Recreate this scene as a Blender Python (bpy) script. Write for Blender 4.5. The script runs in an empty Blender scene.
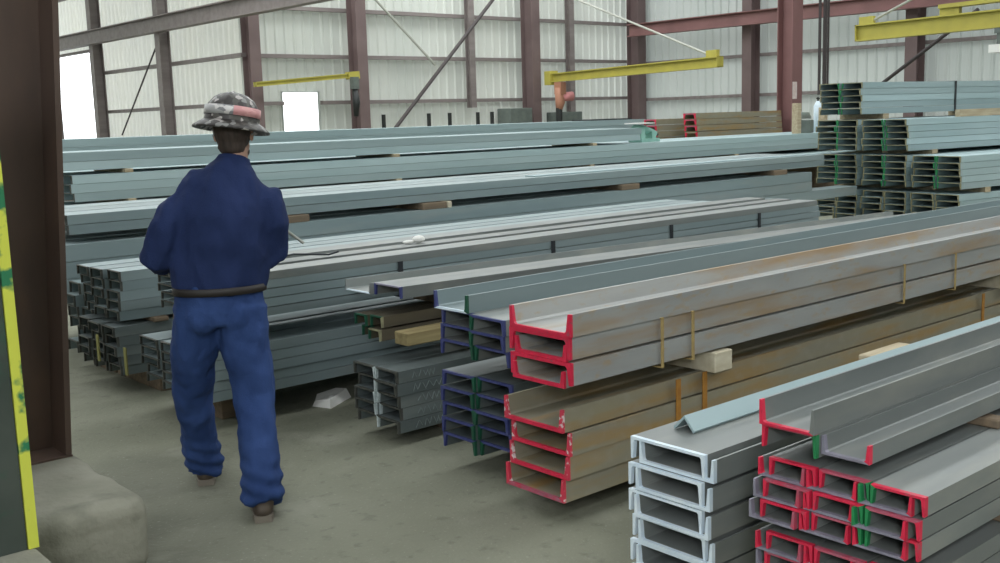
import bpy, bmesh, math, random
from mathutils import Vector, Matrix, noise
random.seed(7)
SC = bpy.context.scene
COL = SC.collection

# ------------------------------------------------------------------ helpers
def tag(o, label=None, cat=None, group=None, kind=None):
    if label: o['label'] = label
    if cat: o['category'] = cat
    if group: o['group'] = group
    if kind: o['kind'] = kind
    return o

def link(name, me, parent=None):
    o = bpy.data.objects.new(name, me)
    COL.objects.link(o)
    if parent: o.parent = parent
    return o

def empty(name, loc, rz=0.0):
    o = bpy.data.objects.new(name, None)
    o.empty_display_size = 0.1
    COL.objects.link(o)
    o.location = loc
    o.rotation_euler = (0, 0, rz)
    return o

class MB:
    """collects shapes into one mesh"""
    def __init__(s):
        s.v, s.f, s.m = [], [], []
    def add(s, vs, fs, mi=0):
        b = len(s.v)
        s.v += [tuple(v) for v in vs]
        for f in fs:
            s.f.append([b + i for i in f]); s.m.append(mi)
    def box(s, x0, x1, y0, y1, z0, z1, mi=0, T=None):
        vs = [Vector((x, y, z)) for x in (x0, x1) for y in (y0, y1) for z in (z0, z1)]
        if T: vs = [T @ v for v in vs]
        s.add(vs, [(0,1,3,2),(4,6,7,5),(0,4,5,1),(2,3,7,6),(0,2,6,4),(1,5,7,3)], mi)
        return s
    def bar(s, a, b, w, h, mi=0, up=(0,0,1)):
        a, b = Vector(a), Vector(b)
        d = (b - a); L = d.length; x = d.normalized()
        u = Vector(up)
        if abs(x.dot(u)) > .98: u = Vector((0,1,0))
        y = u.cross(x).normalized(); z = x.cross(y)
        T = Matrix((x, y, z)).transposed().to_4x4(); T.translation = a
        return s.box(0, L, -w/2, w/2, -h/2, h/2, mi, T)
    def tube(s, pts, rad, n=8, mi=0, cap=True):
        """loft of circles / ellipses along pts; rad: number or list of numbers or (rx, ry)"""
        pts = [Vector(p) for p in pts]
        N = len(pts)
        if not isinstance(rad, (list, tuple)): rad = [rad]*N
        rings = []; ref = None
        for i, p in enumerate(pts):
            t = (pts[min(i+1, N-1)] - pts[max(i-1, 0)]).normalized()
            if ref is None:
                ref = Vector((1,0,0)) if abs(t.x) < .8 else Vector((0,1,0))
            x = (ref - t*ref.dot(t)).normalized(); y = t.cross(x); ref = x
            r = rad[i]; rx, ry = (r if isinstance(r, tuple) else (r, r))
            rings.append([p + x*rx*math.cos(2*math.pi*k/n) + y*ry*math.sin(2*math.pi*k/n) for k in range(n)])
        vs = [v for r in rings for v in r]; fs = []
        for i in range(N-1):
            for k in range(n):
                fs.append((i*n+k, i*n+(k+1)%n, (i+1)*n+(k+1)%n, (i+1)*n+k))
        if cap:
            fs.append(tuple(range(n-1, -1, -1))); fs.append(tuple((N-1)*n+k for k in range(n)))
        s.add(vs, fs, mi)
        return s
    def ell(s, c, r, T=None, nu=16, nv=10, mi=0):
        c = Vector(c); vs = []; fs = []
        for j in range(nv+1):
            th = math.pi*j/nv
            for i in range(nu):
                ph = 2*math.pi*i/nu
                p = Vector((r[0]*math.sin(th)*math.cos(ph), r[1]*math.sin(th)*math.sin(ph), r[2]*math.cos(th)))
                if T: p = T @ p
                vs.append(c + p)
        for j in range(nv):
            for i in range(nu):
                fs.append((j*nu+i, (j+1)*nu+i, (j+1)*nu+(i+1)%nu, j*nu+(i+1)%nu))
        s.add(vs, fs, mi)
        return s
    def prism(s, prof, axis, a, b, mi=0):
        """profile (list of 2D) swept along x ('x': (y,z)), y ('y': (x,z)) or z ('z': (x,y))"""
        f = {'x': lambda t, p: (t, p[0], p[1]), 'y': lambda t, p: (p[0], t, p[1]), 'z': lambda t, p: (p[0], p[1], t)}[axis]
        n = len(prof)
        vs = [f(a, p) for p in prof] + [f(b, p) for p in prof]
        fs = [(i, (i+1) % n, n+(i+1) % n, n+i) for i in range(n)] + [tuple(range(n-1, -1, -1)), tuple(range(n, 2*n))]
        s.add(vs, fs, mi)
        return s
    def mesh(s, name, mats):
        me = bpy.data.meshes.new(name)
        me.from_pydata(s.v, [], s.f)
        for m in (mats if isinstance(mats, (list, tuple)) else [mats]): me.materials.append(m)
        me.polygons.foreach_set('material_index', s.m)
        bm = bmesh.new(); bm.from_mesh(me)
        bmesh.ops.recalc_face_normals(bm, faces=bm.faces)
        bm.to_mesh(me); bm.free()
        me.update()
        return me
    def build(s, name, mats, parent=None, smooth=False):
        me = s.mesh(name, mats)
        if smooth: me.polygons.foreach_set('use_smooth', [True]*len(me.polygons))
        return link(name, me, parent)

def bevel(o, w, seg=2):
    m = o.modifiers.new('bevel', 'BEVEL'); m.width = w; m.segments = seg; m.limit_method = 'ANGLE'
    return o

# ------------------------------------------------------------------ materials
def mat(name, base, rough=.6, metal=0.0, spec=.5, var=None, vscale=3.0, stretch=(1,1,1), bump=0.0, bscale=40.0, layers=(), island=False, trans=0.0):
    """base colour mixed with 'var' by noise; layers: (colour, scale, stretch, lo, hi, amount)"""
    m = bpy.data.materials.new(name); m.use_nodes = True
    nt = m.node_tree; N = nt.nodes; L = nt.links
    bsdf = N['Principled BSDF']; out = N['Material Output']
    bsdf.inputs['Roughness'].default_value = rough
    bsdf.inputs['Metallic'].default_value = metal
    bsdf.inputs['Specular IOR Level'].default_value = spec
    tc = N.new('ShaderNodeTexCoord'); info = N.new('ShaderNodeObjectInfo')
    off = N.new('ShaderNodeVectorMath'); off.operation = 'MULTIPLY_ADD'
    rnd = N.new('ShaderNodeCombineXYZ')
    L.new(info.outputs['Random'], rnd.inputs[0]); L.new(info.outputs['Random'], rnd.inputs[1])
    L.new(rnd.outputs[0], off.inputs[0]); off.inputs[1].default_value = (57, 31, 0)
    L.new(tc.outputs['Object'], off.inputs[2])
    def nz(scale, st, detail=4):
        mp = N.new('ShaderNodeMapping'); mp.inputs['Scale'].default_value = st
        L.new(off.outputs[0], mp.inputs[0])
        n = N.new('ShaderNodeTexNoise'); n.inputs['Scale'].default_value = scale; n.inputs['Detail'].default_value = detail
        L.new(mp.outputs[0], n.inputs['Vector'])
        return n.outputs['Fac']
    def ramp(src, lo, hi):
        r = N.new('ShaderNodeMapRange'); r.inputs[1].default_value = lo; r.inputs[2].default_value = hi
        L.new(src, r.inputs[0]); return r.outputs[0]
    def mix(fac, a, b):
        x = N.new('ShaderNodeMix'); x.data_type = 'RGBA'
        if isinstance(fac, float): x.inputs[0].default_value = fac
        else: L.new(fac, x.inputs[0])
        for i, c in ((6, a), (7, b)):
            if isinstance(c, tuple): x.inputs[i].default_value = (*c, 1)
            else: L.new(c, x.inputs[i])
        return x.outputs[2]
    if layers and not isinstance(layers[0][0], tuple): layers = (layers,)
    col = base
    if var: col = mix(ramp(nz(vscale, stretch), .3, .7), base, var)
    for (c, sc, st, lo, hi, amt) in layers:
        f = ramp(nz(sc, st), lo, hi)
        k = N.new('ShaderNodeMath'); k.operation = 'MULTIPLY'; k.inputs[1].default_value = amt
        L.new(f, k.inputs[0]); col = mix(k.outputs[0], col, c)
    if island:      # every object a little lighter or darker than its neighbour
        h = N.new('ShaderNodeHueSaturation')
        r = N.new('ShaderNodeMapRange'); r.inputs[3].default_value = .82; r.inputs[4].default_value = 1.18
        L.new(info.outputs['Random'], r.inputs[0]); L.new(r.outputs[0], h.inputs['Value'])
        if isinstance(col, tuple): h.inputs['Color'].default_value = (*col, 1)
        else: L.new(col, h.inputs['Color'])
        col = h.outputs[0]
    if isinstance(col, tuple): bsdf.inputs['Base Color'].default_value = (*col, 1)
    else: L.new(col, bsdf.inputs['Base Color'])
    if bump:
        b = N.new('ShaderNodeBump'); b.inputs['Strength'].default_value = bump; b.inputs['Distance'].default_value = .01
        L.new(nz(bscale, (1,1,1), 6), b.inputs['Height']); L.new(b.outputs[0], bsdf.inputs['Normal'])
    if trans:
        t = N.new('ShaderNodeBsdfTranslucent'); mx = N.new('ShaderNodeMixShader'); mx.inputs[0].default_value = trans
        if isinstance(col, tuple): t.inputs['Color'].default_value = (*col, 1)
        else: L.new(col, t.inputs['Color'])
        L.new(bsdf.outputs[0], mx.inputs[1]); L.new(t.outputs[0], mx.inputs[2]); L.new(mx.outputs[0], out.inputs['Surface'])
    return m

LONG = (.25, 3, 3)
M = {}
M['steel'] = mat('mill_steel', (.175,.195,.19), .46, .25, .5, (.25,.268,.258), 2.2, LONG, layers=((.37,.36,.31), 5.0, (.6,2,2), .5, .8, .5), island=True)
M['steel_teal'] = mat('blue_grey_steel', (.20,.26,.27), .45, .2, .5, (.265,.325,.33), 1.5, LONG, layers=((.40,.36,.30), 2.5, (.3,2,2), .6, .85, .5), island=True)
M['steel_aqua'] = mat('pale_aqua_steel', (.29,.395,.41), .5, .1, .5, (.37,.47,.485), 1.5, LONG, island=True)
M['steel_shaded'] = mat('shaded_steel', (.10,.125,.125), .42, .3, .5, (.17,.20,.20), 2.0, LONG, layers=((.30,.31,.28), 3.0, (.4,2,2), .55, .8, .5), island=True)  # darkened steel: shade on the left and lower stacks put in the colour
M['steel_rust'] = mat('rusting_steel', (.33,.34,.335), .52, .15, .5, (.40,.41,.395), 3.0, (.6,3,3),
                      layers=(((.36,.22,.085), 2.2, (.5,4,4), .48, .72, .75), ((.42,.29,.13), 9.0, (1.2,1,3), .56, .72, .5)))
M['steel_rusty'] = mat('brown_rusting_steel', (.26,.245,.19), .6, .1, .4, (.30,.27,.18), 3.0, (.6,3,3),
                      layers=(((.36,.22,.07), 2.6, (.5,4,4), .46, .68, .8), ((.33,.31,.25), 7.0, (1.5,1,2), .5, .75, .5)))
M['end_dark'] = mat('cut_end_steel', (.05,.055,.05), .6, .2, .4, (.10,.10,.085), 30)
M['end_olive'] = mat('olive_cut_end', (.30,.29,.17), .6, .1, .4, (.20,.19,.12), 30)
M['end_grey'] = mat('grey_cut_end', (.22,.21,.26), .5, .2, .4, (.33,.32,.40), 20)
M['red'] = mat('red_end_paint', (.74,.025,.075), .45, 0, .5, (.58,.02,.06), 25, layers=(((.30,.10,.12), 40, (1,1,1), .60, .72, .6),))
M['redworn'] = mat('worn_red_end_paint', (.52,.045,.09), .5, 0, .5, (.36,.14,.19), 22)
M['redscrape'] = mat('scraped_red_paint', (.66,.04,.08), .5, 0, .5, (.58,.05,.09), 25, layers=(((.80,.74,.74), 38, (1,1,1), .54, .62, .9),))
M['white'] = mat('pale_blue_white_paint', (.76,.85,.90), .5, 0, .5, (.62,.74,.84), 18)
M['blue'] = mat('navy_end_paint', (.028,.038,.15), .5, 0, .5, (.055,.065,.19), 25)
M['green'] = mat('green_end_paint', (.02,.26,.085), .5, 0, .5, (.015,.17,.06), 25)
M['greendark'] = mat('dark_green_end_paint', (.01,.095,.05), .5, 0, .5, (.01,.06,.035), 25)
M['whitestripe'] = mat('chalk_white_stripe', (.60,.68,.68), .7, 0, .3, (.34,.40,.41), 40)
M['chalk'] = mat('chalk', (.20,.24,.24), .9)
M['timber_steel'] = mat('old_brown_steel', (.10,.085,.055), .7, 0, .3, (.07,.06,.042), 3, (.5,4,4))
M['timber'] = mat('timber', (.50,.43,.30), .8, 0, .2, (.36,.29,.19), 5, (.5,6,6))
M['timberpale'] = mat('pale_timber', (.66,.62,.48), .8, 0, .2, (.52,.46,.33), 6, (1,4,4))
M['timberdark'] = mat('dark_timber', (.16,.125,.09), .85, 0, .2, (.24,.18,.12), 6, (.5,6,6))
M['timberyellow'] = mat('yellow_timber', (.30,.25,.125), .8, 0, .2, (.20,.155,.075), 6, (.5,6,6))
M['tagyellow'] = mat('dull_yellow_tag', (.22,.21,.075), .8, 0, .2)
M['strap'] = mat('black_strap', (.03,.035,.04), .5, .3)
M['straprust'] = mat('rusty_strap', (.44,.22,.045), .7, 0, .3, (.34,.15,.03), 30)
M['strapyellow'] = mat('yellow_rust_strap', (.44,.33,.13), .7, 0, .3, (.33,.24,.11), 30)
M['concrete'] = mat('floor_concrete', (.170,.175,.128), .85, 0, .25, (.240,.245,.188), .9, (1,1,1), .45, 45,
                    layers=(((.10,.103,.08), .55, (1,1,1), .50, .72, .75), ((.34,.34,.28), 2.6, (1,1,1), .55, .8, .5), ((.11,.11,.085), 13, (1,1,1), .58, .72, .5), ((.36,.36,.31), 60, (1,1,1), .62, .75, .5)))
M['pedestal'] = mat('pedestal_concrete', (.21,.21,.165), .9, 0, .2, (.30,.295,.24), 3.5, (1,1,1), .6, 30,
                    layers=(((.12,.12,.095), 6, (1,1,1), .58, .75, .6),))
M['wall'] = mat('wall_sheet', (.60,.63,.585), .6, 0, .3, (.68,.70,.65), .6, (1,1,.3), trans=.22)
M['wallgrey'] = mat('grey_wall_sheet', (.46,.50,.47), .6, 0, .3, (.53,.56,.53), .6, (1,1,.3), trans=.10)
M['walllight'] = mat('translucent_wall_sheet', (.84,.84,.76), .6, 0, .3, (.80,.81,.75), .6, (1,1,.3), trans=.82)
M['inner'] = mat('plain_wall', (.35,.36,.34), .8)
M['girt'] = mat('girt_steel', (.20,.17,.165), .6, .1, .4, (.26,.23,.22), 2, (.3,3,3))
M['redox'] = mat('red_oxide_steel', (.18,.13,.127), .6, 0, .4, (.14,.098,.096), 1.5)
M['redbeam'] = mat('red_oxide_beam', (.27,.14,.135), .6, 0, .4, (.21,.11,.105), 1.5)
M['brown'] = mat('dark_brown_steel', (.12,.078,.058), .55, .05, .45, (.08,.055,.044), 2.5, (2,2,.5), layers=(((.15,.09,.06), 7, (1,1,.4), .55, .75, .5),))
M['brace'] = mat('brace_steel', (.06,.05,.05), .6, .1)
M['cable'] = mat('pale_cable', (.42,.43,.38), .6)
M['yellow'] = mat('crane_yellow', (.50,.45,.085), .55, 0, .4, (.42,.37,.08), 3)
M['trimyellow'] = mat('yellow_green_edge', (.66,.70,.09), .5, 0, .4, None, layers=(((.03,.20,.09), 6.5, (1,1,1), .55, .60, 1.0),))
M['panel'] = mat('dark_green_panel', (.045,.06,.05), .6, 0, .4, (.085,.10,.085), 2.5, layers=(((.03,.10,.06), 4, (1,1,1), .58, .68, .8),))
M['mint'] = mat('mint_paint', (.28,.50,.42), .5, 0, .4, (.20,.38,.33), 6)
M['orange'] = mat('orange_hoist_paint', (.40,.19,.12), .55, 0, .4)
M['pink'] = mat('faded_red_plastic', (.62,.25,.25), .5)
M['black'] = mat('dark_metal', (.03,.033,.033), .5, .3)
M['greybox'] = mat('grey_green_box', (.15,.18,.16), .6, 0, .4, (.11,.13,.12), 6)
M['paper'] = mat('white_paper', (.80,.80,.76), .8)
M['signpink'] = mat('faded_notice', (.70,.56,.53), .7, 0, .3, (.78,.70,.66), 14)
M['denim'] = mat('blue_denim', (.021,.046,.140), .85, 0, .2, (.036,.072,.205), 7, (1,1,.6), .3, 180)
M['shirt'] = mat('navy_work_shirt', (.014,.026,.082), .85, 0, .2, (.021,.036,.110), 6, (1,1,.6), .3, 160)
M['belt'] = mat('brown_belt', (.022,.018,.016), .6)
M['boot'] = mat('brown_boot_leather', (.06,.045,.035), .6, 0, .4, (.09,.07,.05), 14)
M['sole'] = mat('grey_boot_sole', (.20,.175,.14), .8)
M['skin'] = mat('skin', (.42,.25,.18), .55, 0, .4, (.46,.28,.20), 8)
M['hair'] = mat('dark_brown_hair', (.035,.026,.02), .7, 0, .4, (.07,.05,.04), 60, (1,1,.2))
M['eye'] = mat('eye_white', (.7,.7,.68), .3)
M['lens'] = mat('clear_glasses', (.55,.57,.58), .25, .2)

def hat_material():
    m = bpy.data.materials.new('stickered_hat_shell'); m.use_nodes = True
    nt = m.node_tree; N = nt.nodes; L = nt.links; b = N['Principled BSDF']; b.inputs['Roughness'].default_value = .45
    tc = N.new('ShaderNodeTexCoord'); mp = N.new('ShaderNodeMapping'); mp.inputs['Scale'].default_value = (42, 42, 52)
    L.new(tc.outputs['Object'], mp.inputs[0])
    v = N.new('ShaderNodeTexVoronoi'); v.inputs['Scale'].default_value = 1.0; L.new(mp.outputs[0], v.inputs['Vector'])
    s = N.new('ShaderNodeSeparateColor'); L.new(v.outputs['Color'], s.inputs[0])
    r = N.new('ShaderNodeValToRGB'); r.color_ramp.interpolation = 'CONSTANT'
    e = r.color_ramp.elements; e[0].position = 0; e[0].color = (.035,.03,.028,1); e[1].position = .40; e[1].color = (.085,.08,.07,1)
    for p, c in ((.66, (.22,.22,.21,1)), (.78, (.05,.045,.045,1)), (.90, (.45,.42,.40,1))):
        x = e.new(p); x.color = c
    L.new(s.outputs[0], r.inputs[0]); L.new(r.outputs[0], b.inputs['Base Color'])
    return m
M['hat'] = hat_material()

def band_material():
    m = bpy.data.materials.new('hat_sticker_band'); m.use_nodes = True
    nt = m.node_tree; N = nt.nodes; L = nt.links; b = N['Principled BSDF']; b.inputs['Roughness'].default_value = .5
    tc = N.new('ShaderNodeTexCoord'); mp = N.new('ShaderNodeMapping'); mp.inputs['Scale'].default_value = (28, 28, 60)
    L.new(tc.outputs['Object'], mp.inputs[0])
    v = N.new('ShaderNodeTexVoronoi'); v.inputs['Scale'].default_value = 1.0; L.new(mp.outputs[0], v.inputs['Vector'])
    s = N.new('ShaderNodeSeparateColor'); L.new(v.outputs['Color'], s.inputs[0])
    r = N.new('ShaderNodeValToRGB'); r.color_ramp.interpolation = 'CONSTANT'
    e = r.color_ramp.elements; e[0].position = 0; e[0].color = (.45,.45,.45,1); e[1].position = .4; e[1].color = (.70,.68,.66,1)
    x = e.new(.72); x.color = (.25,.25,.26,1)
    L.new(s.outputs[0], r.inputs[0])
    # the stickers turn pink-red on the wearer's right-hand side
    sp = N.new('ShaderNodeSeparateXYZ'); L.new(tc.outputs['Object'], sp.inputs[0])
    g = N.new('ShaderNodeMath'); g.operation = 'GREATER_THAN'; g.inputs[1].default_value = .035; L.new(sp.outputs[0], g.inputs[0])
    k = N.new('ShaderNodeMath'); k.operation = 'MULTIPLY'; k.inputs[1].default_value = .75; L.new(g.outputs[0], k.inputs[0])
    mx = N.new('ShaderNodeMix'); mx.data_type = 'RGBA'; L.new(k.outputs[0], mx.inputs[0]); L.new(r.outputs[0], mx.inputs[6]); mx.inputs[7].default_value = (.75,.30,.30,1)
    L.new(mx.outputs[2], b.inputs['Base Color'])
    return m
M['band'] = band_material()

# ------------------------------------------------------------------ the setting
def structure(name, mb, m, bv=0):
    o = mb.build(name, m); o['kind'] = 'structure'
    if bv: bevel(o, bv)
    return o

structure('floor', MB().box(-14, 29, -12, 46, -.3, 0), M['concrete'])
mb = MB()
# roof deck with open strips added to let light in
SKY = [(-7, -4.6), (1, 3.4), (8, 10.4), (15, 17.4), (22, 24.4)]
y = -12
for a, b in SKY:
    mb.box(-14, 29, y, a, 8.6, 8.8); y = b
mb.box(-14, 29, y, 46, 8.6, 8.8)
structure('ceiling', mb, M['inner'])

def corrugated(name, axis, fixed, a, b, z0, z1, m, out=1, holes=(), pitch=.30, depth=.04):
    """ribbed wall sheet; axis 'x' runs along x at y=fixed, 'y' along y at x=fixed; holes: (a0, a1, z0, z1)"""
    mb = MB()
    cuts = sorted(set([a, b] + [h[0] for h in holes] + [h[1] for h in holes]))
    for c0, c1 in zip(cuts[:-1], cuts[1:]):
        spans = [(z0, z1)]
        for h in holes:
            if h[0] <= c0 + 1e-6 and h[1] >= c1 - 1e-6:
                spans = [(p, q) for (s, e) in spans for (p, q) in ((s, min(e, h[2])), (max(s, h[3]), e)) if q - p > 1e-4]
        us = []; t = c0
        n = max(1, round((c1 - c0)/pitch)); pt = (c1 - c0)/n
        for i in range(n):
            t = c0 + i*pt
            us += [(t, 0), (t+pt*.62, 0), (t+pt*.74, depth), (t+pt*.88, depth)]
        us.append((c1, 0))
        for (s, e) in spans:
            vs = []; fs = []
            for (u, d) in us:
                for z in (s, e):
                    p = (u, fixed - out*d) if axis == 'x' else (fixed - out*d, u)
                    vs.append((p[0], p[1], z))
            for i in range(len(us)-1):
                fs.append((2*i, 2*i+2, 2*i+3, 2*i+1))
            mb.add(vs, fs)
    o = mb.build(name, m); o['kind'] = 'structure'
    return o

corrugated('wall_back', 'x', 25.2, 13.3, 28.2, 0, 8.7, M['wall'], 1, holes=[(14.4, 15.5, 0, 2.5)])
corrugated('wall_right', 'y', 28.2, -12, 25.2, 0, 8.7, M['wallgrey'], 1)
corrugated('wall_left', 'y', 13.3, 25.2, 45.5, 0, 8.7, M['walllight'], 1, holes=[(34.3, 38.4, 0, 4.15)])
corrugated('wall_far', 'x', 45.5, -14, 13.3, 0, 8.7, M['walllight'], 1)
structure('wall_side', MB().box(-14.2, -14, -12, 46, 0, 8.7), M['inner'])
structure('wall_front', MB().box(-14, 29, -12.2, -12, 0, 8.7), M['inner'])

tn = [0]
def trim(mb, m, bv=0):
    tn[0] += 1
    return structure('trim_%d' % tn[0], mb, m, bv)

# girts: light horizontal rails on the wall sheets
for z in (2.22, 3.43, 4.66, 6.0, 7.3):
    d = .10
    if z < 2.5:
        trim(MB().box(13.35, 14.37, 25.0, 25.15, z-d/2, z+d/2), M['girt'])
        trim(MB().box(15.53, 28.0, 25.0, 25.15, z-d/2, z+d/2), M['girt'])
        trim(MB().box(13.1, 13.25, 24.8, 34.3, z-d/2, z+d/2), M['girt'])
    elif z < 3.7:
        trim(MB().box(13.35, 28.0, 25.0, 25.15, z-d/2, z+d/2), M['girt'])
        trim(MB().box(13.1, 13.25, 24.8, 34.3, z-d/2, z+d/2), M['girt'])
    else:
        trim(MB().box(13.35, 28.0, 25.0, 25.15, z-d/2, z+d/2), M['girt'])
        trim(MB().box(13.1, 13.25, 24.8, 45.3, z-d/2, z+d/2), M['girt'])
    trim(MB().box(27.98, 28.14, -11, 24.9, z-.08-d/2, z-.08+d/2), M['girt'])
trim(MB().box(14.37, 14.40, 25.12, 25.2, 0, 2.53).box(15.5, 15.53, 25.12, 25.2, 0, 2.53).box(14.37, 15.53, 25.12, 25.2, 2.5, 2.53), M['wallgrey'])
trim(MB().box(13.1, 13.3, 34.2, 34.3, 0, 4.2).box(13.1, 13.3, 38.4, 38.5, 0, 4.2).box(13.1, 13.3, 34.2, 38.5, 4.15, 4.22), M['girt'])

def wcolumn(name, x, y, z0, z1, w, d, m, along='x', t=.02, lab=None, kind='structure'):
    """rolled H column; flanges face +-y when along == 'x'"""
    mb = MB()
    if along == 'x':
        mb.box(x-w/2, x+w/2, y-d/2, y-d/2+t, z0, z1).box(x-w/2, x+w/2, y+d/2-t, y+d/2, z0, z1).box(x-t/2, x+t/2, y-d/2+t, y+d/2-t, z0, z1)
    else:
        mb.box(x-d/2, x-d/2+t, y-w/2, y+w/2, z0, z1).box(x+d/2-t, x+d/2, y-w/2, y+w/2, z0, z1).box(x-d/2+t, x+d/2-t, y-t/2, y+t/2, z0, z1)
    o = mb.build(name, m); o['kind'] = kind
    return o

for x, w, d in ((13.32, .3, .42), (16.5, .32, .45), (22.85, .34, .5), (27.7, .4, .5)):
    wcolumn('wall_column', x, 24.65, 0, 8.6, w, d, M['redox'])
for x in (20.6, 24.75):
    wcolumn('wall_post', x, 24.85, 2.0 if x < 21 else 0, 8.6, .2, .22, M['girt'])
for y in (29.0, 33.9, 39.4):
    wcolumn('wall_column', 12.95, y, 0, 8.6, .3, .32, M['girt'], along='y')
for y in (20.05, 14.75, 9.4, 4.0):
    wcolumn('wall_column', 27.75, y, 0, 8.6, .34, .45, M['redox'], along='y')

# runway beam in front of the daylit wall, red crane beam on the right
def ibeam_y(name, x, y0, y1, zb, h, w, m, t=.03):
    mb = MB().box(x-w/2, x+w/2, y0, y1, zb, zb+t).box(x-w/2, x+w/2, y0, y1, zb+h-t, zb+h).box(x-t/2, x+t/2, y0, y1, zb+t, zb+h-t)
    o = mb.build(name, m); o['kind'] = 'structure'
    return o
ibeam_y('runway_girder', 12.7, 8, 45, 4.27, .42, .28, M['girt'])
ibeam_y('runway_girder', 27.2, -11, 24.5, 4.2, .40, .3, M['redbeam'])

# ------------------------------------------------------------------ steel channels
_cache = {}
def channel_mesh(d, bf, tw, tf, L, side, web, near, far, up=False):
    """C section: web of depth d across y, two tapered flanges of width bf; length L along +x.
    side: body material; web / near / far: what the cut end wears on the web and on the two flanges"""
    key = (d, bf, tw, tf, L, side, web, near, far, up)
    if key in _cache: return _cache[key]
    s = 1 if up else -1
    P = [(0,0),(d,0),(d,bf),(d-tf*.6,bf),(d-tf*1.0,tw*1.6),(d-tf*1.35,tw),(tf*1.35,tw),(tf*1.0,tw*1.6),(tf*.6,bf),(0,bf)]
    P = [(y, s*z) for y, z in P]
    names = []
    def mi(n):
        if n not in names: names.append(n)
        return names.index(n)
    i_side = mi(side); i_w = mi(web); i_n = mi(near); i_f = mi(far)
    mb = MB(); xs = [0, .014, L]; n = len(P)
    base = 0
    vs = [(x, y, z) for x in xs for (y, z) in P]
    mb.v = vs
    edge = [i_w, i_f, i_f, i_f, i_f, i_w, i_n, i_n, i_n, i_n]
    for k in range(2):
        for i in range(n):
            j = (i+1) % n
            mb.f.append([k*n+i, k*n+j, (k+1)*n+j, (k+1)*n+i]); mb.m.append(edge[i] if k == 0 else i_side)
    for b, rev in ((0, False), (2*n, True)):
        for f, m_ in (((0,1,5,6), i_w), ((1,2,3,4,5), i_f), ((0,6,7,8,9), i_n)):
            q = [b+i for i in f]
            mb.f.append(q[::-1] if rev else q); mb.m.append(m_ if not rev else i_side)
    me = mb.mesh('channel_section', [M[x] for x in names])
    _cache[key] = me
    return me

def channel(x, y, z, label, group, me, rz=0.0):
    o = link('steel_channel', me)
    o.location = (x, y, z); o.rotation_euler = (0, 0, rz)
    tag(o, label, 'steel channel', group)
    return o

ORD = ['top', 'second', 'third', 'fourth', 'fifth', 'sixth', 'seventh', 'eighth', 'ninth', 'tenth', 'eleventh', 'twelfth']
def row_word(i, n):
    if n == 1: return 'single'
    if i == n-1: return 'bottom'
    return ORD[i]
def col_word(i, n):
    if n == 1: return 'only'
    if n == 2: return ('right', 'left')[i]
    if n == 3: return ('right', 'middle', 'left')[i]
    return ('nearest' if i == 0 else 'farthest' if i == n-1 else ORD[i] + ' nearest')

def timber(x0, x1, y0, y1, z0, z1, label, m='timber', group=None, rz=None):
    cx, cy, cz = (x0+x1)/2, (y0+y1)/2, z0
    o = MB().box(x0-cx, x1-cx, y0-cy, y1-cy, 0, z1-z0).build('timber_block', M[m])
    o.location = (cx, cy, cz)
    if rz: o.rotation_euler = (0, 0, rz)
    bevel(o, .004, 1)
    return tag(o, label, 'timber', group)

def jit(a): return random.uniform(-a, a)

def stack(x0, y0, ztop, cols, rows, d, bf, tw, tf, L, pitch, colpitch, side, end, label, group, up=False, xj=.02, yj=.004, rz=0.0):
    """plain stack: rows counted from the top, columns from the near (right) side; end(c, r) -> (web, near, far) paints"""
    c_, s_ = math.cos(rz), math.sin(rz)
    for c in range(cols):
        for r in range(rows):
            w, n, f = end(c, r)
            me = channel_mesh(d, bf, tw, tf, L, side, w, n, f, up)
            lx, ly = jit(xj), c*colpitch + jit(yj)
            z = ztop - r*pitch - (bf if up else 0)
            channel(x0 + lx*c_ - ly*s_, y0 + lx*s_ + ly*c_, z, label(c, r), group, me, rz)

# ---- white-ended pairs in the front right
for r in range(6):
    zt = .792 - r*.0772
    me = channel_mesh(.262, .064, .008, .012, 6.1, 'steel', 'white', 'white', 'white')
    mu = channel_mesh(.262, .064, .008, .012, 6.1, 'steel', 'white', 'white', 'white', True)
    w = row_word(r, 6)
    dx, dy = jit(.012), jit(.006)
    channel(2.2+dx, 1.732+dy, zt, 'grey channel, legs down, %s pair of the white-ended stack' % w, 'white-ended channels', me)
    channel(2.2+dx+jit(.01), 1.703+dy, zt-.0728, 'grey channel, legs up, %s pair of the white-ended stack' % w, 'white-ended channels', mu)
for i, x in enumerate((2.7, 5.2, 7.6)):
    timber(x, x+.14, 1.66, 2.05, 0, .16, 'lower timber bearer under the white-ended stack, %s from its painted end' % ORD[i].replace('top', 'first'), 'timber', 'bearers under the white-ended stack')
    timber(x, x+.14, 1.66, 2.05, .16, .325, 'upper timber bearer under the white-ended stack, %s from its painted end' % ORD[i].replace('top', 'first'), 'timber', 'bearers under the white-ended stack')
# angle bar lying on the white-ended stack
t = .007
o = MB().prism([(-.036,-.012),(-.032,-.012-t),(0,.019),(.036,-.012-t),(.040,-.012),(0,.019+t*1.3)], 'x', 0, 5.5).build('angle_bar', M['steel_aqua'])
o.location = (2.33, 1.905, .7925+.0195)
tag(o, 'pale grey angle bar lying ridge-up along the white-ended stack', 'angle bar')

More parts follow.
